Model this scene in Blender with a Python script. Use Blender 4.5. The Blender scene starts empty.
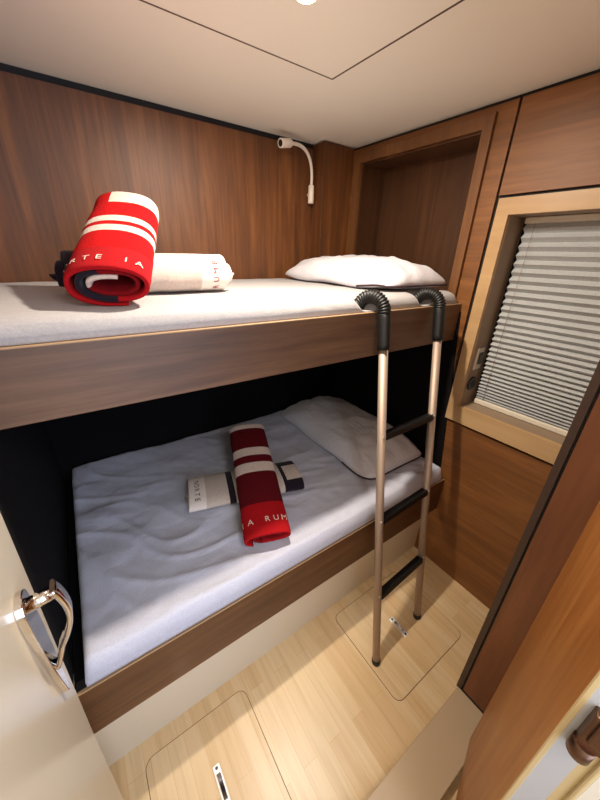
import bpy, bmesh, math, random
from mathutils import Vector, Matrix, noise
random.seed(7)
PI = math.pi
S = bpy.context.scene
COL = S.collection

# ------------------------------------------------------------------ camera
cam_data = bpy.data.cameras.new('camera')
cam_data.sensor_fit = 'HORIZONTAL'
cam_data.sensor_width = 36.0
cam_data.lens = 317.47 / 600.0 * 36.0
cam_data.clip_start = 0.01
cam = bpy.data.objects.new('camera', cam_data)
COL.objects.link(cam)
fw = Vector((0.5269, 0.7409, -0.4166)).normalized()
rt = Vector((0.8225, -0.5679, 0.0304))
rt = (rt - fw * rt.dot(fw)).normalized()
up = rt.cross(fw)
M = Matrix((rt, up, -fw)).transposed().to_4x4()
M.translation = Vector((-1.3132, -1.5366, 1.494))
cam.matrix_world = M
S.camera = cam

# ------------------------------------------------------------------ light
S.view_settings.view_transform = 'Standard'
S.view_settings.look = 'None'
S.view_settings.gamma = 1.0
S.view_settings.use_curve_mapping = False
S.view_settings.exposure = 0.28

W = bpy.data.worlds.new('world')
S.world = W
W.use_nodes = True
W.node_tree.nodes['Background'].inputs[0].default_value = (1.0, 0.86, 0.70, 1)
W.node_tree.nodes['Background'].inputs[1].default_value = 0.05


def area_light(name, loc, size, power, color, rot=(0, 0, 0), shape='DISK', size_y=None, spread=PI):
    d = bpy.data.lights.new(name, 'AREA')
    d.shape = shape
    d.size = size
    if size_y:
        d.size_y = size_y
    d.energy = power
    d.color = color
    d.spread = spread
    o = bpy.data.objects.new(name, d)
    o.location = loc
    o.rotation_euler = rot
    COL.objects.link(o)
    return o


# the ceiling spot over the bunks, an unseen fill lamp added in the corridor
area_light('ceiling_spot_light', (-0.785, -0.768, 1.968), 0.04, 15.5, (1.0, 0.885, 0.74))
area_light('corridor_fill', (-1.1, -2.0, 1.94), 0.35, 6.5, (1.0, 0.90, 0.76))
# unseen cool panel added behind the camera as daylight fill
area_light('daylight_fill', (-0.95, -2.42, 1.25), 0.9, 16.0, (0.50, 0.68, 1.0), (PI / 2, 0, 0), 'RECTANGLE', 1.3)


# ------------------------------------------------------------------ materials
def lin(c):
    c = c / 255.0
    return c / 12.92 if c <= 0.04045 else ((c + 0.055) / 1.055) ** 2.4


def rgb(r, g, b):
    return (lin(r), lin(g), lin(b), 1.0)


class NT:
    def __init__(self, name):
        self.m = bpy.data.materials.new(name)
        self.m.use_nodes = True
        self.t = self.m.node_tree
        self.b = self.t.nodes['Principled BSDF']

    def n(self, kind, **kw):
        nd = self.t.nodes.new(kind)
        for k, v in kw.items():
            setattr(nd, k, v)
        return nd

    def l(self, a, b):
        self.t.links.new(a, b)

    def coords(self, scale, kind='Object'):
        tc = self.n('ShaderNodeTexCoord')
        mp = self.n('ShaderNodeMapping')
        mp.inputs['Scale'].default_value = scale
        self.l(tc.outputs[kind], mp.inputs['Vector'])
        return mp.outputs['Vector']

    def noise(self, vec, scale, detail=4, rough=0.55, dist=0.0):
        nz = self.n('ShaderNodeTexNoise')
        nz.inputs['Scale'].default_value = scale
        nz.inputs['Detail'].default_value = detail
        nz.inputs['Roughness'].default_value = rough
        nz.inputs['Distortion'].default_value = dist
        self.l(vec, nz.inputs['Vector'])
        return nz.outputs['Fac']

    def ramp(self, fac, stops):
        r = self.n('ShaderNodeValToRGB')
        e = r.color_ramp.elements
        while len(e) < len(stops):
            e.new(0.5)
        for el, (p, c) in zip(e, stops):
            el.position = p
            el.color = c
        self.l(fac, r.inputs['Fac'])
        return r.outputs['Color']

    def bump(self, h, strength, dist=0.002):
        bp = self.n('ShaderNodeBump')
        bp.inputs['Strength'].default_value = strength
        bp.inputs['Distance'].default_value = dist
        self.l(h, bp.inputs['Height'])
        self.l(bp.outputs['Normal'], self.b.inputs['Normal'])


def plain(name, col, rough=0.5, metal=0.0, emit=None, es=0.0, coat=0.0):
    k = NT(name)
    k.b.inputs['Base Color'].default_value = col
    k.b.inputs['Roughness'].default_value = rough
    k.b.inputs['Metallic'].default_value = metal
    k.b.inputs['Coat Weight'].default_value = coat
    v = k.coords((1, 1, 1))
    nz = k.noise(v, 60, 3)
    mr = k.n('ShaderNodeMapRange')
    mr.inputs['To Min'].default_value = max(0.02, rough - 0.012)
    mr.inputs['To Max'].default_value = min(1.0, rough + 0.012)
    k.l(nz, mr.inputs['Value'])
    k.l(mr.outputs['Result'], k.b.inputs['Roughness'])
    if emit:
        k.b.inputs['Emission Color'].default_value = emit
        k.b.inputs['Emission Strength'].default_value = es
    return k.m


def wood(name, dark, mid, light, axis, rough=0.38, fine=1.0):
    """grain runs along the given axis"""
    k = NT(name)
    lo, hi = 1.1, 13.0 * fine
    sc = [hi, hi, hi]
    sc['xyz'.index(axis)] = lo
    v = k.coords(sc)
    a = k.noise(v, 1.0, 6, 0.6, 0.6)
    sc2 = [s * 5 for s in sc]
    sc2['xyz'.index(axis)] = lo * 2.5
    b = k.noise(k.coords(sc2), 1.0, 5, 0.65, 0.2)
    mx = k.n('ShaderNodeMath', operation='MULTIPLY_ADD')
    mx.inputs[1].default_value = 0.35
    k.l(b, mx.inputs[0])
    m2 = k.n('ShaderNodeMath', operation='MULTIPLY')
    m2.inputs[1].default_value = 0.65
    k.l(a, m2.inputs[0])
    k.l(m2.outputs[0], mx.inputs[2])
    c = k.ramp(mx.outputs[0], [(0.33, dark), (0.50, mid), (0.66, light)])
    k.l(c, k.b.inputs['Base Color'])
    k.b.inputs['Roughness'].default_value = rough
    k.bump(mx.outputs[0], 0.12, 0.001)
    return k.m


def floor_wood(name):
    k = NT(name)
    tc = k.n('ShaderNodeTexCoord')
    br = k.n('ShaderNodeTexBrick')
    mp = k.n('ShaderNodeMapping')
    mp.inputs['Rotation'].default_value = (0, 0, PI / 2)
    k.l(tc.outputs['Object'], mp.inputs['Vector'])
    k.l(mp.outputs['Vector'], br.inputs['Vector'])
    br.inputs['Scale'].default_value = 1.0
    br.inputs['Brick Width'].default_value = 0.55
    br.inputs['Row Height'].default_value = 0.052
    br.inputs['Mortar Size'].default_value = 0.0006
    br.inputs['Mortar Smooth'].default_value = 0.3
    br.inputs['Bias'].default_value = 0.0
    br.inputs['Color1'].default_value = rgb(202, 170, 126)
    br.inputs['Color2'].default_value = rgb(212, 187, 148)
    br.inputs['Mortar'].default_value = rgb(196, 152, 104)
    g = k.noise(k.coords((42, 2.2, 1)), 1.0, 5, 0.6, 0.3)
    r = k.ramp(g, [(0.3, (0.80, 0.74, 0.66, 1)), (0.55, (1, 1, 1, 1))])
    mx = k.n('ShaderNodeMix', data_type='RGBA', blend_type='MULTIPLY')
    mx.inputs[0].default_value = 0.7
    k.l(br.outputs['Color'], mx.inputs[6])
    k.l(r, mx.inputs[7])
    k.l(mx.outputs[2], k.b.inputs['Base Color'])
    k.b.inputs['Roughness'].default_value = 0.33
    k.bump(g, 0.05, 0.001)
    return k.m


def cloth(name, col, bump=0.25, scale=260, rough=0.95, wr=0.0, sheen=0.2):
    k = NT(name)
    v = k.coords((1, 1, 1))
    fine = k.noise(v, scale, 3, 0.6)
    c = k.ramp(k.noise(v, scale * 0.35, 4, 0.7), [(0.3, tuple(x * 0.82 for x in col[:3]) + (1,)), (0.7, col)])
    k.l(c, k.b.inputs['Base Color'])
    k.b.inputs['Roughness'].default_value = rough
    k.b.inputs['Sheen Weight'].default_value = sheen
    k.b.inputs['Specular IOR Level'].default_value = 0.15
    h = fine
    if wr > 0:
        w = k.noise(k.coords((5, 9, 5)), 1.6, 5, 0.55, 1.2)
        ad = k.n('ShaderNodeMath', operation='MULTIPLY_ADD')
        ad.inputs[1].default_value = wr
        k.l(w, ad.inputs[0])
        k.l(fine, ad.inputs[2])
        h = ad.outputs[0]
    k.bump(h, bump, 0.002)
    return k.m


MT = {}
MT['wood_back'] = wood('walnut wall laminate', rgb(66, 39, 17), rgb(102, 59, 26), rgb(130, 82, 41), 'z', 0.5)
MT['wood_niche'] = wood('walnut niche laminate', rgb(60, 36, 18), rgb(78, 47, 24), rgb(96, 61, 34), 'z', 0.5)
MT['wood_right'] = wood('walnut wall laminate lengthwise', rgb(96, 58, 26), rgb(126, 79, 38), rgb(148, 98, 52), 'y', 0.5)
MT['wood_frame'] = wood('walnut frame edging', rgb(88, 54, 26), rgb(110, 70, 36), rgb(128, 86, 48), 'z', 0.45)
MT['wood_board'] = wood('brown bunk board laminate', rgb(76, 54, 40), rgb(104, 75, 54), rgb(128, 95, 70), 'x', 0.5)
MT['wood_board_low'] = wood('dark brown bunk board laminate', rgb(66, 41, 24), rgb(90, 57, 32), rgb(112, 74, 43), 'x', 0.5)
MT['wood_edge'] = plain('pale board edging', rgb(160, 130, 98), 0.5)
MT['wood_door'] = wood('honey brown door laminate', rgb(128, 76, 34), rgb(160, 100, 48), rgb(180, 122, 66), 'z', 0.34)
MT['wood_jamb'] = wood('dark jamb laminate', rgb(92, 50, 24), rgb(116, 66, 34), rgb(134, 80, 44), 'z', 0.34)
MT['jamb_trim'] = plain('dark brown edging', rgb(62, 42, 32), 0.4)
MT['black'] = plain('black seam', rgb(16, 14, 14), 0.7)
MT['bunk_shade'] = cloth('charcoal bunk shade', rgb(18, 16, 18), 0.1, 400, 1.0, 0.0, 0.0)  # near-black colour standing in for the deep shade inside the lower bunk
MT['ceiling'] = plain('cream ceiling panel', rgb(250, 243, 228), 0.3)
MT['seam'] = plain('brown seal', rgb(84, 62, 42), 0.7)
MT['white'] = plain('cream white lacquer', rgb(222, 211, 190), 0.28)
MT['door_white'] = plain('white door lacquer', rgb(208, 196, 174), 0.22)
MT['cream'] = plain('cream plastic trim', rgb(200, 174, 126), 0.4)
MT['greywhite'] = plain('greyish white plastic', rgb(180, 178, 177), 0.45)
MT['beige'] = wood('beige window frame laminate', rgb(176, 140, 98), rgb(188, 152, 108), rgb(198, 164, 120), 'y', 0.4, 0.5)
MT['reveal'] = plain('taupe reveal', rgb(150, 128, 106), 0.6)
MT['blind'] = cloth('white pleated blind fabric', rgb(196, 198, 198), 0.1, 500, 0.9)
MT['blind_rail'] = plain('white blind rail', rgb(226, 218, 200), 0.4)
MT['glass'] = plain('dark window glass', rgb(30, 34, 40), 0.05)
MT['floor'] = floor_wood('pale plank floor')
MT['sill'] = plain('taupe threshold', rgb(176, 152, 122), 0.45)
MT['sheet'] = cloth('white bed sheet', rgb(174, 170, 170), 0.35, 700, 0.9, 6.0)
MT['sheet_low'] = cloth('bluish white bed sheet', rgb(206, 208, 224), 0.35, 700, 0.9, 6.0)
MT['pillow'] = cloth('white pillow case', rgb(222, 219, 226), 0.45, 700, 0.9, 8.0)
MT['piping'] = plain('dark pillow hem', rgb(52, 30, 40), 0.9)
MT['red'] = cloth('red terry', rgb(184, 10, 14), 0.9, 260, 1.0, 0, 0.0)
MT['redband'] = cloth('bright red woven band', rgb(166, 18, 24), 0.3, 500, 1.0, 0, 0.0)
MT['shaded_red'] = cloth('burgundy terry', rgb(92, 12, 20), 0.9, 260, 1.0, 0, 0.0)  # same red terry, darkened for the shade of the lower bunk
MT['redin'] = cloth('deep red terry', rgb(120, 10, 16), 0.7, 330, 1.0, 0, 0.0)
MT['terry'] = cloth('cream terry', rgb(214, 192, 178), 0.9, 260, 1.0, 0, 0.2)
MT['greyterry'] = cloth('warm grey terry', rgb(206, 190, 178), 0.7, 330, 1.0, 0, 0.2)
MT['whiteband'] = cloth('white woven band', rgb(236, 224, 214), 0.3, 500, 1.0, 0, 0.2)
MT['navy'] = cloth('dark navy terry', rgb(34, 24, 34), 0.7, 330, 1.0, 0, 0.1)
MT['letter_light'] = cloth('cream lettering', rgb(236, 206, 190), 0.2, 500, 1.0)
MT['letter_red'] = cloth('red lettering', rgb(150, 50, 56), 0.2, 500, 1.0)
MT['letter_dark'] = cloth('dark lettering', rgb(44, 26, 38), 0.2, 500, 1.0)
MT['alu'] = plain('champagne aluminium', rgb(180, 160, 144), 0.6, 0.65)
MT['rubber'] = plain('black rubber', rgb(12, 12, 13), 0.5)
MT['chrome'] = plain('chrome', rgb(226, 220, 214), 0.07, 1.0)
MT['steel'] = plain('brushed steel', rgb(214, 216, 218), 0.4, 0.6)
MT['bronze'] = plain('brown bronze', rgb(112, 84, 68), 0.35, 1.0)
MT['lamp_white'] = plain('white lamp enamel', rgb(236, 222, 206), 0.35)
MT['glow'] = plain('lit lamp lens', rgb(255, 240, 210), 0.4, 0, (1.0, 0.84, 0.6, 1), 14.0)
MT['led'] = plain('lit strip', rgb(255, 236, 200), 0.5, 0, (1.0, 0.93, 0.80, 1), 7.0)
MT['plastic_grey'] = plain('grey socket plastic', rgb(196, 184, 168), 0.45)
MT['plastic_black'] = plain('black socket plastic', rgb(22, 22, 24), 0.4)


# ------------------------------------------------------------------ helpers
def props(o, label=None, cat=None, group=None, kind=None):
    if label:
        o['label'] = label
    if cat:
        o['category'] = cat
    if group:
        o['group'] = group
    if kind:
        o['kind'] = kind
    return o


def empty(name, loc, label=None, cat=None, group=None, kind=None, rot=(0, 0, 0)):
    o = bpy.data.objects.new(name, None)
    o.empty_display_size = 0.05
    o.location = loc
    o.rotation_euler = rot
    COL.objects.link(o)
    return props(o, label, cat, group, kind)


def link_mesh(name, me, parent=None, loc=None):
    o = bpy.data.objects.new(name, me)
    COL.objects.link(o)
    if parent is not None:
        o.parent = parent
    if loc is not None:
        o.location = loc
    return o


class MB:
    """collects shapes given in WORLD coordinates; build() rebases them on the parent's or own origin"""

    def __init__(self):
        self.bm = bmesh.new()

    def box(self, a, b, bev=0.0, seg=2, mi=0):
        lo = [min(p, q) for p, q in zip(a, b)]
        hi = [max(p, q) for p, q in zip(a, b)]
        vs = [self.bm.verts.new((x, y, z)) for x in (lo[0], hi[0]) for y in (lo[1], hi[1]) for z in (lo[2], hi[2])]
        idx = [(0, 1, 3, 2), (4, 6, 7, 5), (0, 4, 5, 1), (2, 3, 7, 6), (0, 2, 6, 4), (1, 5, 7, 3)]
        fs = [self.bm.faces.new([vs[i] for i in f]) for f in idx]
        for f in fs:
            f.material_index = mi
        if bev > 0:
            es = list({e for f in fs for e in f.edges})
            r = bmesh.ops.bevel(self.bm, geom=es, offset=bev, segments=seg, affect='EDGES', profile=0.5)
            for f in r['faces']:
                f.material_index = mi
        return self

    def prism(self, poly, axis, a, b, mi=0, bev=0.0):
        """extrude a 2-D polygon along an axis (0,1,2) from a to b"""
        def p3(p, t):
            q = list(p)
            q.insert(axis, t)
            return q
        v0 = [self.bm.verts.new(p3(p, a)) for p in poly]
        v1 = [self.bm.verts.new(p3(p, b)) for p in poly]
        n = len(poly)
        fs = [self.bm.faces.new(v0), self.bm.faces.new(list(reversed(v1)))]
        for i in range(n):
            fs.append(self.bm.faces.new((v0[i], v1[i], v1[(i + 1) % n], v0[(i + 1) % n])))
        for f in fs:
            f.material_index = mi
        bmesh.ops.recalc_face_normals(self.bm, faces=fs)
        if bev > 0:
            es = list({e for f in fs[:2] for e in f.edges})
            bmesh.ops.bevel(self.bm, geom=es, offset=bev, segments=2, affect='EDGES', profile=0.5)
        return self

    def ring(self, outer, inner, axis, a, b, mi=0):
        """rectangular frame: outer/inner = (u0, v0, u1, v1) in the plane across axis"""
        u0, v0, u1, v1 = outer
        i0, j0, i1, j1 = inner

        def bx(p, q):
            P = list(p)
            P.insert(axis, a)
            Q = list(q)
            Q.insert(axis, b)
            self.box(P, Q, mi=mi)
        bx((u0, v0), (i0, v1))
        bx((i1, v0), (u1, v1))
        bx((i0, j1), (i1, v1))
        bx((i0, v0), (i1, j0))
        return self

    def tube(self, pts, rad, seg=16, cap=True, mi=0):
        pts = [Vector(p) for p in pts]
        rads = rad if isinstance(rad, (list, tuple)) else [rad] * len(pts)
        t0 = (pts[1] - pts[0]).normalized()
        ref = Vector((0, 0, 1)) if abs(t0.z) < 0.9 else Vector((1, 0, 0))
        u = (ref - t0 * ref.dot(t0)).normalized()
        rings = []
        for i, p in enumerate(pts):
            if i == 0:
                t = t0
            elif i == len(pts) - 1:
                t = (pts[i] - pts[i - 1]).normalized()
            else:
                t = ((pts[i + 1] - p).normalized() + (p - pts[i - 1]).normalized()).normalized()
            u = (u - t * u.dot(t)).normalized()
            w = t.cross(u)
            rings.append([self.bm.verts.new(p + (u * math.cos(2 * PI * k / seg) + w * math.sin(2 * PI * k / seg)) * rads[i]) for k in range(seg)])
        for i in range(len(rings) - 1):
            for k in range(seg):
                f = self.bm.faces.new((rings[i][k], rings[i][(k + 1) % seg], rings[i + 1][(k + 1) % seg], rings[i + 1][k]))
                f.smooth = True
                f.material_index = mi
        if cap:
            f = self.bm.faces.new(list(reversed(rings[0])))
            f.material_index = mi
            f = self.bm.faces.new(rings[-1])
            f.material_index = mi
        return self

    def build(self, name, mats, parent=None, origin=None, smooth=False, rebase=True):
        if not isinstance(mats, (list, tuple)):
            mats = [mats]
        me = bpy.data.meshes.new(name)
        if smooth:
            for f in self.bm.faces:
                f.smooth = True
        o_loc = Vector((0, 0, 0))
        if rebase:
            if parent is not None:
                q = parent
                off = Vector((0, 0, 0))
                while q is not None:
                    off += q.location
                    q = q.parent
                o_loc = off
            elif origin is not None:
                o_loc = Vector(origin)
            if o_loc.length > 0:
                bmesh.ops.translate(self.bm, vec=-o_loc, verts=self.bm.verts[:])
        self.bm.to_mesh(me)
        self.bm.free()
        for m in mats:
            me.materials.append(MT[m])
        o = link_mesh(name, me, parent)
        if parent is None and rebase:
            o.location = o_loc
        return o


def box(name, a, b, mat, parent=None, bev=0.0, **kw):
    o = MB().box(a, b, bev).build(name, mat, parent, origin=None if parent else [(a[0] + b[0]) / 2, (a[1] + b[1]) / 2, min(a[2], b[2])])
    if kw:
        props(o, **kw)
    return o


# ------------------------------------------------------------------ the setting
CEIL = 1.98
XL, YB = -1.54, -2.45
structure = dict(kind='structure')
box('floor', (XL, YB, -0.04), (0.02, 0.02, 0.0), 'floor', **structure)
box('ceiling', (XL, YB, CEIL), (0.02, 0.03, CEIL + 0.04), 'ceiling', **structure)

# back wall: dark backing, wood panel over the upper bunk, near-black panel painting in the shade behind the lower bunk
wb = box('wall_back', (XL - 0.03, 0.012, 0), (0.2, 0.05, CEIL), 'black', **structure)
MB().box((XL - 0.02, 0.0, 1.20), (-0.187, 0.014, CEIL - 0.022)).build('wood_panel', 'wood_back', wb)
MB().box((XL - 0.02, -0.002, 0.0), (-0.0, 0.014, 1.20)).build('shade_panel', 'bunk_shade', wb)

wl = box('wall_left', (XL - 0.04, YB, 0), (XL, 0.05, CEIL), 'white', **structure)
MB().box((XL - 0.001, -0.90, 0.528), (XL + 0.032, 0, 1.24)).build('shade_panel', 'bunk_shade', wl)  # shade of the lower bunk painted on its left wall
MB().box((XL - 0.001, -0.90, 1.24), (XL + 0.012, 0, CEIL)).build('wood_panel', 'wood_back', wl)

# boxed-in post in the far corner
box('wall_corner_post', (-0.187, -0.0835, 1.20), (0.0, 0.012, CEIL - 0.004), 'wood_back', bev=0.002, **structure)

# right wall: dark backing with openings for the niche and the window, wood panels in front
NY0, NY1, NZ0, NZ1 = -0.745, -0.15, 1.36, 1.905      # niche opening
WY0, WY1, WZ0, WZ1 = -1.335, -0.905, 0.91, 1.64      # window opening
mb = MB()
for (y0, y1, z0, z1) in ((NY1, 0.05, 1.2, CEIL), (NY0, NY1, NZ1, CEIL), (NY0, NY1, 0, NZ0), (WY1, NY0, 0, CEIL), (NY1, 0.05, 0, 1.2),
                         (WY0, WY1, WZ1, CEIL), (WY0, WY1, 0, WZ0), (YB, WY0, 0, CEIL)):
    mb.box((0.012, y0, z0), (0.05, y1, z1))
wr = mb.build('wall_right', 'black', origin=(0.03, -1.0, 0))
props(wr, **structure)
mb = MB()
YG = -0.842
mb.box((0, YG, 0.832), (0.014, NY0, CEIL - 0.012))
mb.box((0, NY0, NZ1), (0.014, NY1, CEIL - 0.012))
mb.box((0, NY1, 0.832), (0.014, 0.0, CEIL - 0.012))
mb.box((0, NY0, 0.832), (0.014, NY1, NZ0))
mb.build('bunk_end_panel', 'wood_right', wr)
MB().box((0, -1.372, 1.703), (0.014, YG - 0.009, CEIL - 0.012)).build('upper_panel', 'wood_right', wr)
MB().box((0, -1.372, 0.0), (0.014, 0.0, 0.822)).build('lower_panel', 'wood_right', wr)
# shade painted on the lower bunk's end wall, cut along the upper bunk's shadow edge
MB().prism([(0.0, 0.345), (-0.922, 0.345), (-0.815, 1.30), (0.0, 1.30)], 0, -0.004, 0.001).build('shade_panel', 'bunk_shade', wr)

# wall niche at the foot of the upper bunk
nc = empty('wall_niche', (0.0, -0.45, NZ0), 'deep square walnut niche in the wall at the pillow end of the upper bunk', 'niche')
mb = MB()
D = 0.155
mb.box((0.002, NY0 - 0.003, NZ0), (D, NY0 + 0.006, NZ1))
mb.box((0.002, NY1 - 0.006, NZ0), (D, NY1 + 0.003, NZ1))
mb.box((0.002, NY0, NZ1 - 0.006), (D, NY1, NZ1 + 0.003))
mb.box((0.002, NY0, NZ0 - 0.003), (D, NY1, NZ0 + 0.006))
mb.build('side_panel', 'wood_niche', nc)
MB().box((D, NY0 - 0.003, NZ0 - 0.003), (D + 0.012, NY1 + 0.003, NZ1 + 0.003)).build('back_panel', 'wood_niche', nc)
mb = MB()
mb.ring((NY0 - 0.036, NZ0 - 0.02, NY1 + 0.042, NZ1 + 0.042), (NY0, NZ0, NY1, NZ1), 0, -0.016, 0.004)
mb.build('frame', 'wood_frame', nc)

# window with deep reveal
wn = empty('window_1', (0.0, -1.12, WZ0), kind='structure')
mb = MB()
mb.ring((-1.368, 0.835, -0.861, 1.692), (WY0, WZ0, WY1, WZ1), 0, -0.012, 0.012)
mb.build('window_frame', 'beige', wn)
mb = MB()
X0, X1 = 0.008, 0.125
mb.box((X0, WY1 - 0.001, WZ0 - 0.004), (X1, WY1 + 0.004, WZ1 + 0.004))
mb.box((X0, WY0 - 0.004, WZ0 - 0.004), (X1, WY0 + 0.001, WZ1 + 0.004))
mb.box((X0, WY0, WZ1 - 0.001), (X1, WY1, WZ1 + 0.004))
mb.box((X0, WY0, WZ0 - 0.004), (X1, WY1, WZ0 + 0.001))
mb.build('reveal', 'reveal', wn)
MB().box((X1 - 0.004, WY0, WZ0), (X1, WY1, WZ1)).build('pane', 'glass', wn)

# doorway partition on the right, its jamb edged in dark brown
JX = -0.43
wp = box('wall_front', (JX + 0.004, -1.47, 0.045), (0.012, -1.374, CEIL), 'wood_jamb', **structure)
MB().box((JX - 0.003, -1.3875, 0.05), (JX + 0.02, -1.371, CEIL)).build('edge_trim', 'jamb_trim', wp)
MB().box((JX + 0.002, -1.394, 0.05), (JX + 0.02, -1.387, CEIL)).build('seam', 'black', wp)
MB().box((JX - 0.001, -1.50, 0.055), (JX + 0.02, -1.3935, CEIL)).build('jamb_panel', 'wood_jamb', wp)
MB().box((JX - 0.002, -1.50, 0.043), (JX + 0.02, -1.371, 0.0555)).build('bottom_seal', 'black', wp)
MB().box((-0.52, -1.56, 0.045), (JX, -1.503, CEIL)).build('door_post', 'wood_jamb', wp)
box('trim_1', (-1.48, -1.5015, 0.0), (0.0, -1.377, 0.045), 'sill', bev=0.003, **structure)
MB().box((-0.008, YB, 0.0), (0.014, -1.475, CEIL)).build('corridor_panel', 'white', wr)
box('wall_rear', (XL, YB - 0.04, 0), (0.02, YB, CEIL), 'white', **structure)

# removable ceiling panel with a dark seam around it
ch = empty('ceiling_panel', (-0.9, -0.95, CEIL - 0.002), 'large cream ceiling hatch panel outlined by a thin dark seam', 'ceiling panel')
PX0, PX1, PY0, PY1 = -1.46, -0.5235, -1.40, -0.5365
MB().box((PX0, PY0, CEIL - 0.0022), (PX1, PY1, CEIL + 0.002)).build('panel', 'ceiling', ch)
MB().ring((PX0 - 0.008, PY0 - 0.008, PX1 + 0.008, PY1 + 0.008), (PX0, PY0, PX1, PY1), 2, CEIL - 0.0012, CEIL + 0.002).build('seal', 'seam', ch)

lc = empty('ceiling_spotlight', (-0.785, -0.768, CEIL), 'round ceiling spotlight glowing in the cream hatch panel', 'ceiling light')
mb = MB()
mb.tube([(-0.785, -0.768, CEIL - 0.001), (-0.785, -0.768, CEIL - 0.004), (-0.785, -0.768, CEIL - 0.006)], [0.030, 0.030, 0.027], 32)
mb.build('housing', 'lamp_white', lc)
MB().tube([(-0.785, -0.768, CEIL - 0.0055), (-0.785, -0.768, CEIL - 0.008)], [0.023, 0.020], 32).build('lens', 'glow', lc)

# ------------------------------------------------------------------ floor hatches
def floor_hatch(x0, x1, y0, y1, hx, hy0, hy1, label):
    r = empty('floor_hatch', ((x0 + x1) / 2, (y0 + y1) / 2, 0.0), label, 'floor hatch', 'floor hatches')
    rad = 0.028

    def rr(d):
        p = []
        for cx, cy, a0 in ((x1, y1, 0), (x0, y1, 90), (x0, y0, 180), (x1, y0, 270)):
            sx = 1 if cx == x1 else -1
            sy = 1 if cy == y1 else -1
            for k in range(7):
                a = math.radians(a0 + 15 * k)
                p.append((cx - sx * rad + math.cos(a) * (rad + d), cy - sy * rad + math.sin(a) * (rad + d)))
        return p
    MB().prism(rr(0.0), 2, -0.002, 0.0016).build('panel', 'floor', r)
    MB().prism(rr(0.0022), 2, -0.002, 0.0006).build('seam', 'seam', r)
    h = MB().box((hx - 0.011, hy0, 0.001), (hx + 0.011, hy1, 0.0042), 0.0012).build('pull_handle', 'steel', r)
    MB().box((hx - 0.0065, hy0 + 0.022, 0.0035), (hx + 0.0065, hy1 - 0.022, 0.0075), 0.0015).build('finger_bar', 'chrome', h)
    for yy in (hy0 + 0.009, hy1 - 0.009):
        MB().tube([(hx, yy, 0.0035), (hx, yy, 0.0055)], 0.0045, 12).build('screw', 'jamb_trim', h)
    return r


floor_hatch(-1.435, -1.09, -1.33, -0.917, -1.25, -1.16, -1.05, 'square cut floor hatch with steel pull, beside the white door')
floor_hatch(-0.638, -0.212, -1.278, -0.908, -0.424, -1.147, -1.055, 'square cut floor hatch with steel pull, under the feet of the ladder')

# ------------------------------------------------------------------ bunks
ub = empty('bunk_bed', (-0.77, -0.4, 1.183), 'upper bunk with long wood grain front board, mounted between the walls', 'bunk bed')
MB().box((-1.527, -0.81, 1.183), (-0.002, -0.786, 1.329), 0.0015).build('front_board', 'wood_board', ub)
MB().box((-1.527, -0.8105, 1.3285), (-0.002, -0.786, 1.3315), 0.0008).build('edge_strip', 'wood_edge', ub)
MB().box((-1.527, -0.787, 1.29), (-0.005, -0.003, 1.331)).build('bed_base', 'bunk_shade', ub)

lb = empty('bunk_bed', (-0.77, -0.45, 0.0), 'lower bunk with brown front board on a cream plinth, standing on the floor', 'bunk bed')
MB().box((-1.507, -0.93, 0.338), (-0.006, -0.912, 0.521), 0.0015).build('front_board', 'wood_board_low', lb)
MB().box((-1.507, -0.9305, 0.5205), (-0.006, -0.912, 0.5232), 0.0008).build('edge_strip', 'wood_edge', lb)
MB().box((-1.503, -0.921, 0.5215), (-0.01, -0.90, 0.5272)).build('shadow_gap', 'black', lb)
MB().box((-1.507, -0.9125, 0.484), (-0.006, -0.004, 0.523)).build('bed_base', 'bunk_shade', lb)
MB().box((-1.535, -0.8635, 0.0), (0.0, -0.845, 0.484)).build('plinth', 'white', lb)


ls = MB().box((-1.48, -0.879, 0.392), (-0.03, -0.8635, 0.400)).build('light_strip', 'led', lb)
ls['label'] = 'lit strip under the lower bunk'


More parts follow.
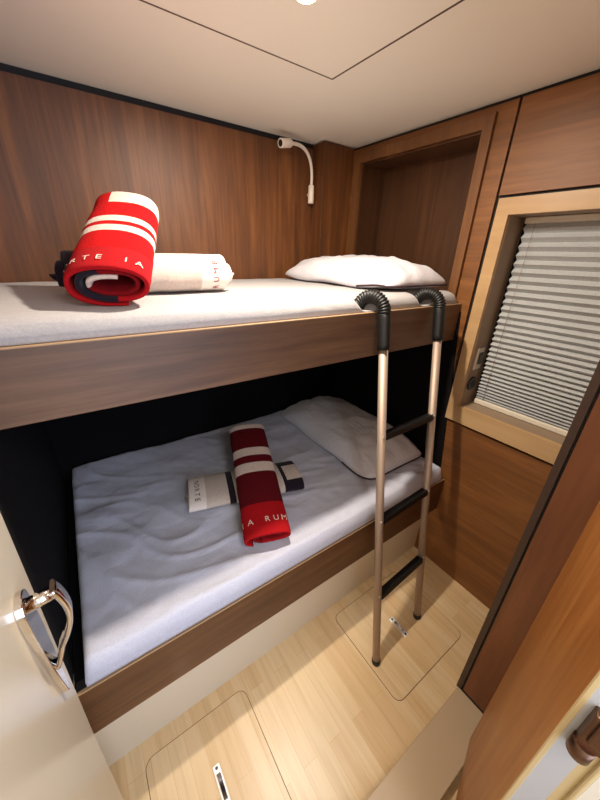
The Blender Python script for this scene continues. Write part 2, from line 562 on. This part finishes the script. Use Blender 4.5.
def mattress(name, lo, hi, mat, label, rx, ry, amp, seed, nx=110, ny=64, dents=()):
    """rounded, slightly rumpled slab; the rim radius rx (ends) and ry (front/back)"""
    bm = bmesh.new()
    x0, y0, z0 = lo
    x1, y1, z1 = hi
    h = z1 - z0

    def top(u, v):
        x = x0 + (x1 - x0) * u
        y = y0 + (y1 - y0) * v
        d = 0.0
        a = min(x - x0, x1 - x)
        if a < rx:
            d += (1 - math.sqrt(max(0, 1 - (1 - a / rx) ** 2)))
        b = y - y0
        if b < ry:
            d += (1 - math.sqrt(max(0, 1 - (1 - b / ry) ** 2))) * 0.9
        c = y1 - y
        if c < 0.03:
            d += (1 - math.sqrt(max(0, 1 - (1 - c / 0.03) ** 2))) * 0.5
        d = min(d, 1.0)
        w = noise.noise(Vector((x * 6 + seed, y * 9, 0))) * 0.5
        # ridged creases running obliquely
        q = x * 9 + y * 16 + 2.2 * noise.noise(Vector((x * 3, y * 3, seed)))
        r = 1 - abs(noise.noise(Vector((q * 0.55, (x - y) * 2.2, seed + 5)))) * 2.2
        w += max(0, r) ** 3 * 0.9 * (0.4 + 0.6 * noise.noise(Vector((x * 2.4, y * 2.4, seed + 9))))
        w += noise.noise(Vector((x * 26, y * 26, seed))) * 0.14
        z = z1 - d * h * 0.72 + amp * w * (1 - 0.5 * d)
        for hx, hy in dents:
            q = math.hypot((x - hx) / 0.042, max(0.0, y - hy) / 0.042)
            e = math.exp(-q ** 4)
            z = z * (1 - e) + (z0 + 0.0015) * e
        return Vector((x, y, z))

    def sp(i, n):
        t = i / n
        return t
    us = [0.5 - 0.5 * math.copysign(abs(1 - 2 * i / nx) ** 0.8, 1 - 2 * i / nx) for i in range(nx + 1)]
    us = [i / nx for i in range(nx + 1)]
    vs = sorted(set([round(t, 5) for t in [j / ny for j in range(ny + 1)] + [0.01, 0.02, 0.035]]))
    G = [[bm.verts.new(top(u, v)) for v in vs] for u in us]
    NX, NY = len(us), len(vs)
    for i in range(NX - 1):
        for j in range(NY - 1):
            f = bm.faces.new((G[i][j], G[i + 1][j], G[i + 1][j + 1], G[i][j + 1]))
            f.smooth = True
    rim = [(i, 0) for i in range(NX)] + [(NX - 1, j) for j in range(1, NY)] + [(i, NY - 1) for i in range(NX - 2, -1, -1)] + [(0, j) for j in range(NY - 2, 0, -1)]
    prev = [G[i][j] for i, j in rim]
    for k in range(1, 4):
        cur = []
        for (i, j), v0 in zip(rim, [G[i][j] for i, j in rim]):
            t = k / 3
            cur.append(bm.verts.new((v0.co.x, v0.co.y, v0.co.z * (1 - t) + z0 * t)))
        n = len(rim)
        for q in range(n):
            f = bm.faces.new((prev[q], cur[q], cur[(q + 1) % n], prev[(q + 1) % n]))
            f.smooth = True
        prev = cur
    bm.faces.new(prev)
    bmesh.ops.recalc_face_normals(bm, faces=bm.faces[:])
    mb = MB()
    mb.bm.free()
    mb.bm = bm
    o = mb.build(name, mat, origin=((x0 + x1) / 2, (y0 + y1) / 2, z0))
    return props(o, label, 'mattress')


mattress('mattress', (-1.525, -0.800, 1.3325), (-0.022, -0.004, 1.378), 'sheet', 'thin mattress in a smooth white sheet on the upper bunk', 0.02, 0.05, 0.004, 3.0, 150, 80, [(-0.527, -0.742), (-0.228, -0.744)])
mattress('mattress', (-1.480, -0.9255, 0.5275), (-0.026, -0.006, 0.598), 'sheet_low', 'thick mattress in a rumpled bluish white sheet on the lower bunk', 0.02, 0.018, 0.015, 11.0, 170, 100)


def pillow(loc, rotz, L, Wd, H, label, seed, tilt=(0, 0)):
    n, m = 56, 36
    r = empty('pillow', loc, label, 'pillow', 'white pillows on the bunks', rot=(tilt[0], tilt[1], rotz))
    bm = bmesh.new()

    def shape(u, v, s):
        a, b = abs(u), abs(v)
        # corners drawn out into ears, edges pulled in
        rr = max(a, b) / max(1e-6, (a ** 8 + b ** 8) ** 0.125)
        px = u * L / 2 * rr * (1 - 0.02 * (1 - b ** 2) * a ** 3)
        py = v * Wd / 2 * rr * (1 - 0.035 * (1 - a ** 2) * b ** 3)
        prof = (max(0, 1 - a ** 3.4) ** 0.5) * (max(0, 1 - b ** 2.8) ** 0.52)
        wr = noise.noise(Vector((u * 3 + seed, v * 3, s * 2))) * 0.10 + noise.noise(Vector((u * 9 + seed, v * 5, 7))) * 0.05
        # radial gathers near the ends
        g = math.sin(v * 13 + seed) * max(0, a - 0.45) * 0.16
        g += 0.20 * max(0, 1 - abs(noise.noise(Vector((u * 2.2 + v * 1.2, v * 2.5 - u, seed)))) * 5) ** 2 * (0.3 - b)
        hz = prof * (1 + wr + g)
        z = 0.014 + ((H - 0.014) * hz if s > 0 else -0.014 * min(1, hz * 1.35))
        z += 0.006 * math.sin(u * 7 + seed) * (1 - prof)
        return Vector((px, py, z))
    top, bot = [], []
    for i in range(n + 1):
        u = math.sin((i / n - 0.5) * PI) * 0.6 + (2 * i / n - 1) * 0.4
        ra, rb = [], []
        for j in range(m + 1):
            v = math.sin((j / m - 0.5) * PI) * 0.6 + (2 * j / m - 1) * 0.4
            edge = i in (0, n) or j in (0, m)
            va = bm.verts.new(shape(u, v, 1))
            vb = va if edge else bm.verts.new(shape(u, v, -1))
            ra.append(va)
            rb.append(vb)
        top.append(ra)
        bot.append(rb)
    for i in range(n):
        for j in range(m):
            f = bm.faces.new((top[i][j], top[i + 1][j], top[i + 1][j + 1], top[i][j + 1]))
            f.smooth = True
            q = (bot[i][j], bot[i][j + 1], bot[i + 1][j + 1], bot[i + 1][j])
            f = bm.faces.new(q)
            f.smooth = True
    me = bpy.data.meshes.new('cover')
    # the open end's hem: follows the edge u = +1
    hem_pts = [top[i][0].co.copy() for i in range(int(n * 0.72), n + 1)] + [top[n][j].co.copy() for j in range(1, m + 1)]
    bm.to_mesh(me)
    bm.free()
    me.materials.append(MT['pillow'])
    link_mesh('cover', me, r)
    mb = MB()
    mb.tube(hem_pts[::2] + [hem_pts[-1]], 0.0035, 8)
    o = mb.build('hem', 'piping', rebase=False)
    o.parent = r
    o['label'] = 'dark hem of the pillow case'
    return r


pillow((-0.188, -0.388, 1.380), -PI / 2 + 0.03, 0.71, 0.42, 0.115, 'puffy white pillow lying on the upper bunk in front of the niche', 1.7)
pillow((-0.225, -0.44, 0.600), -PI / 2, 0.77, 0.42, 0.125, 'crumpled white pillow lying on the lower bunk behind the ladder', 5.2)


# ------------------------------------------------------------------ rolled towels
_txt_cache = {}


def text_polys(ch):
    """triangles of one letter, unit cap height, centred on x"""
    if ch in _txt_cache:
        return _txt_cache[ch]
    cu = bpy.data.curves.new('t', 'FONT')
    cu.body = ch
    cu.size = 1.0
    cu.resolution_u = 3
    o = bpy.data.objects.new('t', cu)
    COL.objects.link(o)
    dg = bpy.context.evaluated_depsgraph_get()
    me = bpy.data.meshes.new_from_object(o.evaluated_get(dg))
    bm = bmesh.new()
    bm.from_mesh(me)
    bmesh.ops.triangulate(bm, faces=bm.faces[:])
    bmesh.ops.subdivide_edges(bm, edges=bm.edges[:], cuts=1)
    bmesh.ops.triangulate(bm, faces=bm.faces[:])
    xs = [v.co.x for v in bm.verts]
    mid = (min(xs) + max(xs)) / 2
    hgt = max(v.co.y for v in bm.verts)
    bm.verts.index_update()
    res = ([((v.co.x - mid) / hgt, v.co.y / hgt) for v in bm.verts], [[v.index for v in f.verts] for f in bm.faces])
    bm.free()
    bpy.data.objects.remove(o)
    bpy.data.curves.remove(cu)
    bpy.data.meshes.remove(me)
    _txt_cache[ch] = res
    return res


def towel(mw, L, rx, rz, stripes, label, text, lcol, t_off, t_pitch, t_h, t_a0, turns=3.3, thick=0.0105, tele=0.004, seed=0.0, end_angle=-0.6, sector=None):
    """roll along local +y from its lettered end (y=0); stripes = [(fraction, material), ...] ascending.
    mw: world matrix; sector(y_fraction, angle) may override a stripe's material"""
    mats = []
    for _, m in stripes:
        if m not in mats:
            mats.append(m)
    if sector:
        for m in sector[1]:
            if m not in mats:
                mats.append(m)
    r = empty('rolled_towel', (0, 0, 0), label, 'towel', 'rolled beach towels')
    r.matrix_world = mw
    # spiral centre line; angle measured from +x, z up
    per = 40
    N = int(turns * per)
    a_end = end_angle
    bm = bmesh.new()
    ys = [0.0]
    for fr, _ in stripes:
        ys.append(fr)
    fine = []
    for a, b in zip(ys[:-1], ys[1:]):
        k = max(1, int((b - a) / 0.035))
        fine += [a + (b - a) * i / k for i in range(k)]
    fine.append(1.0)
    # soft rounded rims
    fine = sorted(set(fine + [0.006, 0.018, 0.982, 0.994]))

    def prof(i):
        t = i / N                       # 0 inner .. 1 outer
        ang = a_end - (1 - t) * turns * 2 * PI
        s = 1 - (1 - t) * turns * (thick * 1.04) / rz
        s = max(0.06, s)
        return ang, s

    def ptn(i, side, y):
        ang, s = prof(i)
        w = 1 + 0.032 * noise.noise(Vector((math.cos(ang) * 1.5, y * 9, seed + s * 3))) + 0.010 * noise.noise(Vector((ang * 3, y * 40, seed)))
        squ = 0.80 if rz < rx else 0.93
        ca, sa = math.cos(ang), math.sin(ang)
        # squashed super-ellipse, flatter underneath
        X = rx * s * math.copysign(abs(ca) ** 0.86, ca)
        Z = rz * s * math.copysign(abs(sa) ** 0.86, sa)
        if sa < 0:
            Z *= 0.94
        nx, nz = ca / rx, sa / rz
        q = math.hypot(nx, nz)
        nx, nz = nx / q, nz / q
        rim = min(y, 1 - y)
        th = thick * (1 - 0.45 * max(0, 1 - rim / 0.012) ** 2) if rim < 0.012 else thick
        if i > N - 5:
            th *= 0.35 + 0.65 * (N - i) / 5
        d = -th / 2 + side * th
        d -= thick / 2
        d -= (0 if i <= N - 5 else 0.0)
        # inner turns stick out a little at both ends
        yy = y * L
        inn = (1 - i / N)
        jit = tele * inn * turns * (1.0 + 0.5 * math.sin(i * 0.13 + seed))
        if y < 0.5:
            yy -= jit * (1 - y / 0.5)
        else:
            yy += jit * (y - 0.5) / 0.5
        yy += 0.004 * noise.noise(Vector((ang * 0.7, seed, 3))) * (1 if rim < 0.2 else 0)
        return Vector((X * w + nx * d, yy, Z * w + nz * d))
    G = []
    for y in fine:
        G.append(([bm.verts.new(ptn(i, 1, y)) for i in range(N + 1)], [bm.verts.new(ptn(i, 0, y)) for i in range(N + 1)]))

    def mat_at(yf, ang, tt=1.0):
        if sector:
            m = sector[0](yf, math.degrees(ang) % 360, tt)
            if m:
                return mats.index(m)
        for fr, m in stripes:
            if yf < fr:
                return mats.index(m)
        return mats.index(stripes[-1][1])
    for j in range(len(fine) - 1):
        ym = (fine[j] + fine[j + 1]) / 2
        o0, i0 = G[j]
        o1, i1 = G[j + 1]
        for i in range(N):
            mi = mat_at(ym, prof(i + 0.5)[0], i / N)
            f = bm.faces.new((o0[i], o0[i + 1], o1[i + 1], o1[i]))
            f.material_index = mi
            f.smooth = True
            f = bm.faces.new((i0[i], i1[i], i1[i + 1], i0[i + 1]))
            f.material_index = mi
            f.smooth = True
        for i in (0, N):
            f = bm.faces.new((o0[i], o1[i], i1[i], i0[i]))
            f.material_index = mat_at(ym, prof(i)[0])
    for j in (0, len(fine) - 1):
        o0, i0 = G[j]
        for i in range(N):
            f = bm.faces.new((o0[i], i0[i], i0[i + 1], o0[i + 1]))
            f.material_index = mat_at(0.004 if j == 0 else 0.996, prof(i + 0.5)[0], i / N)
            f.smooth = True
    bmesh.ops.recalc_face_normals(bm, faces=bm.faces[:])
    me = bpy.data.meshes.new('roll')
    bm.to_mesh(me)
    bm.free()
    for m in mats:
        me.materials.append(MT[m])
    link_mesh('roll', me, r)
    # lettering: wraps round the roll, reading towards +x over the top
    # arc-length table of the outer turn, starting at the top (90 deg) going clockwise (towards +x)
    tab = []
    s = 0.0
    prev = None
    steps = 720
    for k in range(-steps // 2, steps // 2 + 1):
        ang = PI / 2 - 2 * PI * k / steps
        ca, sa = math.cos(ang), math.sin(ang)
        sq = 1 - (((a_end - ang) % (2 * PI)) / (2 * PI)) * thick * 1.04 / rz
        X = sq * rx * math.copysign(abs(ca) ** 0.86, ca)
        Z = sq * rz * math.copysign(abs(sa) ** 0.86, sa) * (0.94 if sa < 0 else 1)
        if prev:
            s += math.hypot(X - prev[0], Z - prev[1])
        prev = (X, Z)
        nx, nz = ca / rx, sa / rz
        q = math.hypot(nx, nz)
        tab.append((s, X, Z, nx / q, nz / q, ang))
    s_top = tab[steps // 2][0]
    tab = [(a - s_top, b, c, d, e, g) for a, b, c, d, e, g in tab]

    def at(sv):
        lo, hi = 0, len(tab) - 1
        while hi - lo > 1:
            md = (lo + hi) // 2
            if tab[md][0] <= sv:
                lo = md
            else:
                hi = md
        a, b = tab[lo], tab[hi]
        t = (sv - a[0]) / max(1e-9, b[0] - a[0])
        t = max(0, min(1, t))
        return [p + (q - p) * t for p, q in zip(a, b)]
    for k, chh in enumerate(text):
        if chh == ' ':
            continue
        sc = t_off + k * t_pitch
        if abs(sc) + t_h > min(-tab[0][0], tab[-1][0]):
            continue
        vs, fs = text_polys(chh)
        bmx = bmesh.new()
        vv = []
        for (x, y) in vs:
            _, X, Z, nx, nz, ang = at(sc + x * t_h)
            yy = t_a0 + y * t_h
            yf = yy / L
            w = 1 + 0.032 * noise.noise(Vector((math.cos(ang) * 1.5, yf * 9, seed + 3))) + 0.010 * noise.noise(Vector((ang * 3, yf * 40, seed)))
            vv.append(bmx.verts.new((X * w + nx * 0.0016, yy, Z * w + nz * 0.0016)))
        for f in fs:
            try:
                bmx.faces.new([vv[i] for i in f])
            except ValueError:
                pass
        bmesh.ops.recalc_face_normals(bmx, faces=bmx.faces[:])
        me = bpy.data.meshes.new('letter')
        bmx.to_mesh(me)
        bmx.free()
        me.materials.append(MT[lcol])
        link_mesh('letter', me, r)
    return r


def frame(near, far, lift_axis=Vector((0, 0, 1)), roll=0.0):
    """matrix with +y from near to far, z roughly up"""
    y = (Vector(far) - Vector(near)).normalized()
    x = y.cross(lift_axis).normalized()
    z = x.cross(y)
    m = Matrix((x, y, z)).transposed().to_4x4()
    m = m @ Matrix.Rotation(roll, 4, 'Y')
    m.translation = Vector(near)
    return m


# upper bunk: white towel lying along the wall, red towel leaning across it
wt_near = Vector((-0.905, -0.50, 1.378 + 0.057))
wt_far = Vector((-1.315, -0.50, 1.378 + 0.056))
towel(frame(wt_near, wt_far), 0.40, 0.068, 0.057,
      [(0.20, 'whiteband'), (0.66, 'greyterry'), (0.86, 'red'), (1.0, 'navy')],
      'white and grey rolled towel lying flat on the upper bunk, red lettering at one end', 'NORTE IA RUMBO', 'letter_red',
      -0.036 - 13 * 0.0245, 0.0245, 0.016, 0.028, seed=2.0, tele=0.008, end_angle=-1.2)

rn = Vector((-1.240, -0.745, 1.420))
rf = Vector((-1.118, -0.405, 1.598))
towel(frame(rn, rf), 0.395, 0.090, 0.052,
      [(0.20, 'redband'), (0.40, 'red'), (0.475, 'terry'), (0.53, 'red'), (0.605, 'terry'), (0.82, 'red'), (1.0, 'terry')],
      'bright red rolled towel with cream stripes leaning over another towel on the upper bunk', 'NORTE IA RUMBO', 'letter_light',
      -0.110, 0.0245, 0.017, 0.026, turns=2.6, seed=4.0, tele=-0.004, end_angle=-1.35,
      sector=(lambda y, a, t: 'red' if y > 0.82 and 112 < a < 270 else ('terry' if t < 0.13 else ('redin' if t < 0.42 else ('navy' if t < 0.60 else None))), ['red', 'terry', 'redin', 'navy']))

# lower bunk: grey towel across, red towel on top of it
gl = Vector((-1.10, -0.525, 0.602 + 0.035))
gr = Vector((-0.685, -0.640, 0.602 + 0.035))
towel(frame(gl, gr), 0.44, 0.108, 0.034,
      [(0.14, 'whiteband'), (0.33, 'greyterry'), (0.385, 'navy'), (0.60, 'whiteband'), (0.82, 'greyterry'), (1.0, 'navy')],
      'grey and black rolled towel lying under the red one on the lower bunk', 'RUMBO NORTE', 'letter_dark',
      0.058 - 10 * 0.0245, 0.0245, 0.018, 0.022, seed=6.0, tele=0.002, end_angle=-1.9,
      sector=(lambda y, a, t: ('greyterry' if y > 0.86 and 62 < a < 118 else None), ['greyterry']))

dn = Vector((-0.940, -0.870, 0.640))
df = Vector((-0.762, -0.352, 0.755))
towel(frame(dn, df), 0.555, 0.090, 0.035,
      [(0.22, 'redband'), (0.48, 'shaded_red'), (0.57, 'terry'), (0.64, 'shaded_red'), (0.72, 'terry'), (0.94, 'shaded_red'), (1.0, 'terry')],
      'red rolled towel with pale stripes lying across a grey towel on the lower bunk', 'NORTE IA RUMBO', 'letter_light',
      -9 * 0.029, 0.029, 0.02, 0.045, turns=2.4, seed=8.0, tele=-0.003, end_angle=-2.2,
      sector=(lambda y, a, t: ('redin' if t < 0.6 else None), ['redin']))


# ------------------------------------------------------------------ ladder
la = empty('bunk_ladder', (-0.47, -1.13, 0.0), 'metal bunk ladder with two black hooked grips leaning on the upper bunk', 'ladder')
LF, LT = Vector((-0.6107, -1.1409, 0.0)), Vector((-0.5044, -0.862, 1.2171))
RF, RT = Vector((-0.3181, -1.1197, 0.0)), Vector((-0.2059, -0.862, 1.2157))


def rail(foot, topv):
    d = (topv - foot).normalized()
    rl = MB().tube([foot + d * 0.012, topv + d * 0.02], 0.0150, 20).build('rail', 'alu', la)
    MB().tube([foot + d * 0.004 - Vector((0, 0, 0.0035)), foot + d * 0.02], [0.0165, 0.0172], 20).build('rubber_foot', 'rubber', rl)
    for t in (0.262, 0.512, 0.768):
        c = foot + (topv - foot) * t - Vector((0.006, 0.0135, 0))
        MB().tube([c - Vector((0.0, 0.0005, 0)), c + Vector((0.0, -0.003, 0))], [0.004, 0.003], 10).build('rivet', 'steel', rl)
    # hooked foam grip: straight sleeve, then a ribbed bow over the board
    pts, rads = [], []
    p0, p1 = topv, topv + d * 0.114
    for k in range(8):
        pts.append(p0 + (p1 - p0) * k / 7)
        rads.append(0.0205)
    R_ = 0.048
    fwd = Vector((-0.35, 0.937, 0))
    upv = Vector((0, 0, 1))
    c = p1 + fwd * R_
    nseg = 72
    for k in range(1, nseg + 1):
        a = PI - (k / nseg) * math.radians(166)
        pts.append(c + fwd * (R_ * math.cos(a)) + upv * (R_ * 1.05 * math.sin(a)))
        rads.append(0.0203 + 0.0019 * math.cos(k * PI / 2))
    e = (pts[-1] - pts[-2]).normalized()
    pts += [pts[-1] + e * 0.006, pts[-1] + e * 0.009]
    rads += [0.019, 0.015]
    MB().tube(pts, rads, 22).build('grip', 'rubber', rl)
    return rl


rail(LF, LT)
rail(RF, RT)
for t in (0.248, 0.505, 0.762):
    a = LF + (LT - LF) * t
    b = RF + (RT - RF) * t
    dx = (b - a).normalized()
    dz = (LT - LF).normalized()
    dy = dz.cross(dx).normalized()
    bm_ = MB()
    prof = [(-0.013, -0.012), (0.013, -0.012), (0.0145, -0.008), (0.0145, 0.008), (0.013, 0.012), (-0.013, 0.012), (-0.0145, 0.008), (-0.0145, -0.008)]
    v0 = [bm_.bm.verts.new(a + dx * 0.012 + dy * p + dz * q) for p, q in prof]
    v1 = [bm_.bm.verts.new(b - dx * 0.012 + dy * p + dz * q) for p, q in prof]
    for i in range(8):
        bm_.bm.faces.new((v0[i], v1[i], v1[(i + 1) % 8], v0[(i + 1) % 8]))
    bm_.bm.faces.new(list(reversed(v0)))
    bm_.bm.faces.new(v1)
    bmesh.ops.recalc_face_normals(bm_.bm, faces=bm_.bm.faces[:])
    bm_.build('rung', 'rubber', la)

# ------------------------------------------------------------------ gooseneck reading lamp
rl = empty('reading_lamp', (-0.214, 0.0, 1.77), 'white gooseneck reading lamp fixed to the wood wall beside the corner post', 'lamp')
MB().tube([(-0.214, -0.026, 1.728), (-0.214, -0.026, 1.732), (-0.214, -0.026, 1.802), (-0.214, -0.026, 1.806)], [0.0125, 0.0145, 0.0145, 0.012], 20).build('base', 'lamp_white', rl)
MB().tube([(-0.214, 0.001, 1.767), (-0.214, -0.02, 1.767)], 0.008, 12).build('wall_mount', 'lamp_white', rl)
neck = []
P0, P1, P2, P3 = Vector((-0.214, -0.026, 1.80)), Vector((-0.208, -0.03, 1.925)), Vector((-0.27, -0.045, 1.958)), Vector((-0.362, -0.065, 1.940))
for k in range(49):
    t = k / 48
    neck.append(P0 * (1 - t) ** 3 + P1 * 3 * t * (1 - t) ** 2 + P2 * 3 * t * t * (1 - t) + P3 * t ** 3)
MB().tube(neck, [0.0072 + 0.0005 * math.cos(k * PI) for k in range(49)], 14).build('gooseneck', 'lamp_white', rl)
hd = (P3 - P2).normalized()
head = MB().tube([P3 - hd * 0.006, P3, P3 + hd * 0.008, P3 + hd * 0.064, P3 + hd * 0.066], [0.009, 0.013, 0.0165, 0.0182, 0.0172], 24).build('lamp_head', 'lamp_white', rl)
MB().tube([P3 + hd * 0.0655, P3 + hd * 0.0668], [0.0125, 0.0120], 20).build('lens', 'black', head)

# ------------------------------------------------------------------ pleated blind
bl = empty('window_blind', (0.085, -1.12, WZ0), 'white pleated blind drawn down over the window in the right wall', 'blind')
YA, YBl = -0.924, WY0 + 0.003
MB().box((0.080, YBl, WZ1 - 0.022), (0.114, YA, WZ1 - 0.002), 0.003).build('head_rail', 'blind_rail', bl)
MB().box((0.080, YBl, WZ0 + 0.002), (0.112, YA, WZ0 + 0.024), 0.004).build('bottom_rail', 'blind_rail', bl)
zs = []
z = WZ1 - 0.022
NPL = 31
w = [1.0 - 0.62 * (i / (NPL - 1)) ** 1.4 for i in range(NPL)]
tot = sum(w)
span = (WZ1 - 0.022) - (WZ0 + 0.024)
bmz = MB()
rows = [(0.099, z)]
for i in range(NPL):
    h = w[i] / tot * span
    rows.append((0.0850, z - h * 0.5))
    rows.append((0.1040, z - h))
    z -= h
ysn = [YBl + (YA - YBl) * k / 24 for k in range(25)]
G = [[bmz.bm.verts.new((x + 0.0007 * math.sin(yv * 40 + zz * 9), yv, zz)) for yv in ysn] for x, zz in rows]
for i in range(len(rows) - 1):
    for k in range(24):
        bmz.bm.faces.new((G[i][k], G[i][k + 1], G[i + 1][k + 1], G[i + 1][k]))
ob = bmz.build('pleated_fabric', 'blind', bl)
sm = ob.modifiers.new('thickness', 'SOLIDIFY')
sm.thickness = 0.0012
for yy in (YA - 0.035,):
    MB().tube([(0.0835, yy, WZ1 - 0.02), (0.0835, yy, WZ0 + 0.02)], 0.0008, 6).build('cord', 'reveal', bl)

sk = empty('wall_switch', (0.05, WY1, 1.12), 'small square grey switch with a black rocker in the window reveal', 'switch')
MB().box((0.026, WY1 - 0.008, 1.072), (0.076, WY1 - 0.001, 1.165), 0.0015).build('cover_plate', 'plastic_grey', sk)
MB().box((0.041, WY1 - 0.012, 1.095), (0.066, WY1 - 0.0075, 1.145), 0.0015).build('rocker', 'plastic_black', sk)
so = empty('usb_socket', (0.05, WY1, 1.0), 'round black socket in the window reveal below the square switch', 'socket')
mb = MB()
mb.tube([(0.048, WY1 - 0.0005, 1.005), (0.048, WY1 - 0.007, 1.005), (0.048, WY1 - 0.009, 1.005)], [0.030, 0.030, 0.027], 28)
mb.build('socket_body', 'plastic_black', so)
MB().tube([(0.048, WY1 - 0.0085, 1.005), (0.048, WY1 - 0.010, 1.005)], [0.018, 0.017], 24).build('socket_cap', 'black', so)

# ------------------------------------------------------------------ white door on the left with a chrome handle
d1 = empty('door_1', (-1.505, -1.35, 0.01), kind='structure')
DX = -1.4826
MB().prism([(-1.75, 0.01), (-1.75, CEIL - 0.02), (-0.86, CEIL - 0.02), (-0.935, 1.10), (-1.001, 0.48), (-1.03, 0.01)], 0, DX - 0.04, DX, bev=0.002).build('door_leaf', 'door_white', d1)
hn = empty('door_handle', (0, 0, 0))
hn.parent = d1
hn.location = Vector((DX, -1.03, 0.86)) - d1.location
# leaf-shaped plate standing proud on the door face
YC = -1.040
pl = []
for k in range(13):
    a = math.radians(180 - 15 * k)
    pl.append((YC + 0.026 * math.cos(a), 0.980 + 0.026 * math.sin(a)))
pl += [(YC + 0.027, 0.948), (YC + 0.026, 0.908), (YC + 0.021, 0.848), (YC + 0.013, 0.783), (YC + 0.006, 0.736)]
pl += [(YC + 0.000, 0.732), (YC - 0.006, 0.742), (YC - 0.013, 0.788), (YC - 0.021, 0.853), (YC - 0.026, 0.908), (YC - 0.027, 0.948)]
MB().prism(pl, 0, DX - 0.001, DX + 0.011, bev=0.0018).build('back_plate', 'chrome', hn)
MB().tube([(DX + 0.009, YC, 0.980), (DX + 0.046, YC + 0.002, 0.983)], [0.0125, 0.0105], 20).build('spindle', 'chrome', hn)
# the grip: a flat bowed blade running down from the spindle back towards the plate's tip
mb = MB()
rows = []
NB = 30
for k in range(NB + 1):
    t = k / NB
    zz = 0.997 - 0.188 * t
    off = 0.046 + 0.012 * math.sin(PI * min(1, t * 1.35)) - 0.036 * t ** 2.2
    wd = 0.0145 - 0.006 * t ** 1.5
    th = 0.0042 if t > 0.05 else 0.0034
    yc = YC + 0.002
    rows.append([(DX + off - th, yc - wd * 0.86, zz), (DX + off - th, yc + wd * 0.86, zz), (DX + off, yc + wd, zz), (DX + off + th, yc + wd * 0.72, zz), (DX + off + th, yc - wd * 0.72, zz), (DX + off, yc - wd, zz)])
RV = [[mb.bm.verts.new(p) for p in r_] for r_ in rows]
for k in range(NB):
    for i in range(6):
        f = mb.bm.faces.new((RV[k][i], RV[k][(i + 1) % 6], RV[k + 1][(i + 1) % 6], RV[k + 1][i]))
        f.smooth = True
mb.bm.faces.new(RV[0])
mb.bm.faces.new(list(reversed(RV[-1])))
bmesh.ops.recalc_face_normals(mb.bm, faces=mb.bm.faces[:])
mb.build('lever', 'chrome', hn)

# ------------------------------------------------------------------ wood-faced door on the right, opened towards the viewer
H0, H1 = Vector((-0.533, -1.479, 0)), Vector((-0.870, -1.5775, 0))
ux = (H1 - H0).normalized()
uy = Vector((-ux.y, ux.x, 0))            # away from the room
if uy.y > 0:
    uy = -uy
Lw = (H1 - H0).length
d2 = empty('door_2', H0, kind='structure')
ang = math.atan2(ux.y, ux.x)


def dbox(name, a, b, mat, parent, bev=0.0):
    """box in the door's own axes: s along the leaf from the hinge, t through its thickness, z"""
    mb = MB()
    mb.box(a, b, bev)
    for v in mb.bm.verts:
        s, t, z = v.co
        v.co = H0 + ux * s + uy * t + Vector((0, 0, z))
    bmesh.ops.recalc_face_normals(mb.bm, faces=mb.bm.faces[:])
    return mb.build(name, mat, parent)


dbox('door_leaf', (0, 0, 0.052), (Lw - 0.004, 0.006, 1.93), 'wood_door', d2)
dbox('door_core', (0.002, 0.006, 0.052), (Lw - 0.003, 0.034, 1.93), 'greywhite', d2)
dbox('edge_strip', (Lw - 0.006, 0.0, 0.052), (Lw, 0.007, 1.93), 'cream', d2, 0.001)
dbox('edge_band', (Lw - 0.006, 0.007, 0.052), (Lw - 0.001, 0.037, 1.93), 'greywhite', d2)
dbox('edge_strip', (Lw - 0.006, 0.037, 0.052), (Lw - 0.001, 0.049, 1.93), 'cream', d2)
dbox('edge_bead', (Lw - 0.006, 0.049, 0.052), (Lw + 0.004, 0.057, 1.93), 'cream', d2, 0.003)
dbox('outer_face', (0.0, 0.057, 0.052), (Lw + 0.002, 0.071, 1.93), 'white', d2)
# bronze latch on the free edge
lt = dbox('latch', (Lw - 0.002, 0.015, 0.905), (Lw + 0.014, 0.044, 0.975), 'bronze', d2, 0.002)
dbox('latch_bolt', (Lw + 0.012, 0.021, 0.922), (Lw + 0.019, 0.039, 0.965), 'bronze', lt, 0.002)
mb = MB()
cpos = H0 + ux * (Lw + 0.006) + uy * 0.026
mb.tube([cpos + Vector((0, 0, 0.907)), cpos + Vector((0, 0, 0.878)), cpos + Vector((0, 0, 0.875))], [0.0135, 0.0135, 0.011], 24)
mb.build('latch_barrel', 'bronze', lt)
mb = MB()
mb.tube([cpos + Vector((0, 0, 0.8755)), cpos + Vector((0, 0, 0.8735))], [0.006, 0.005], 12)
mb.build('latch_screw', 'steel', lt)
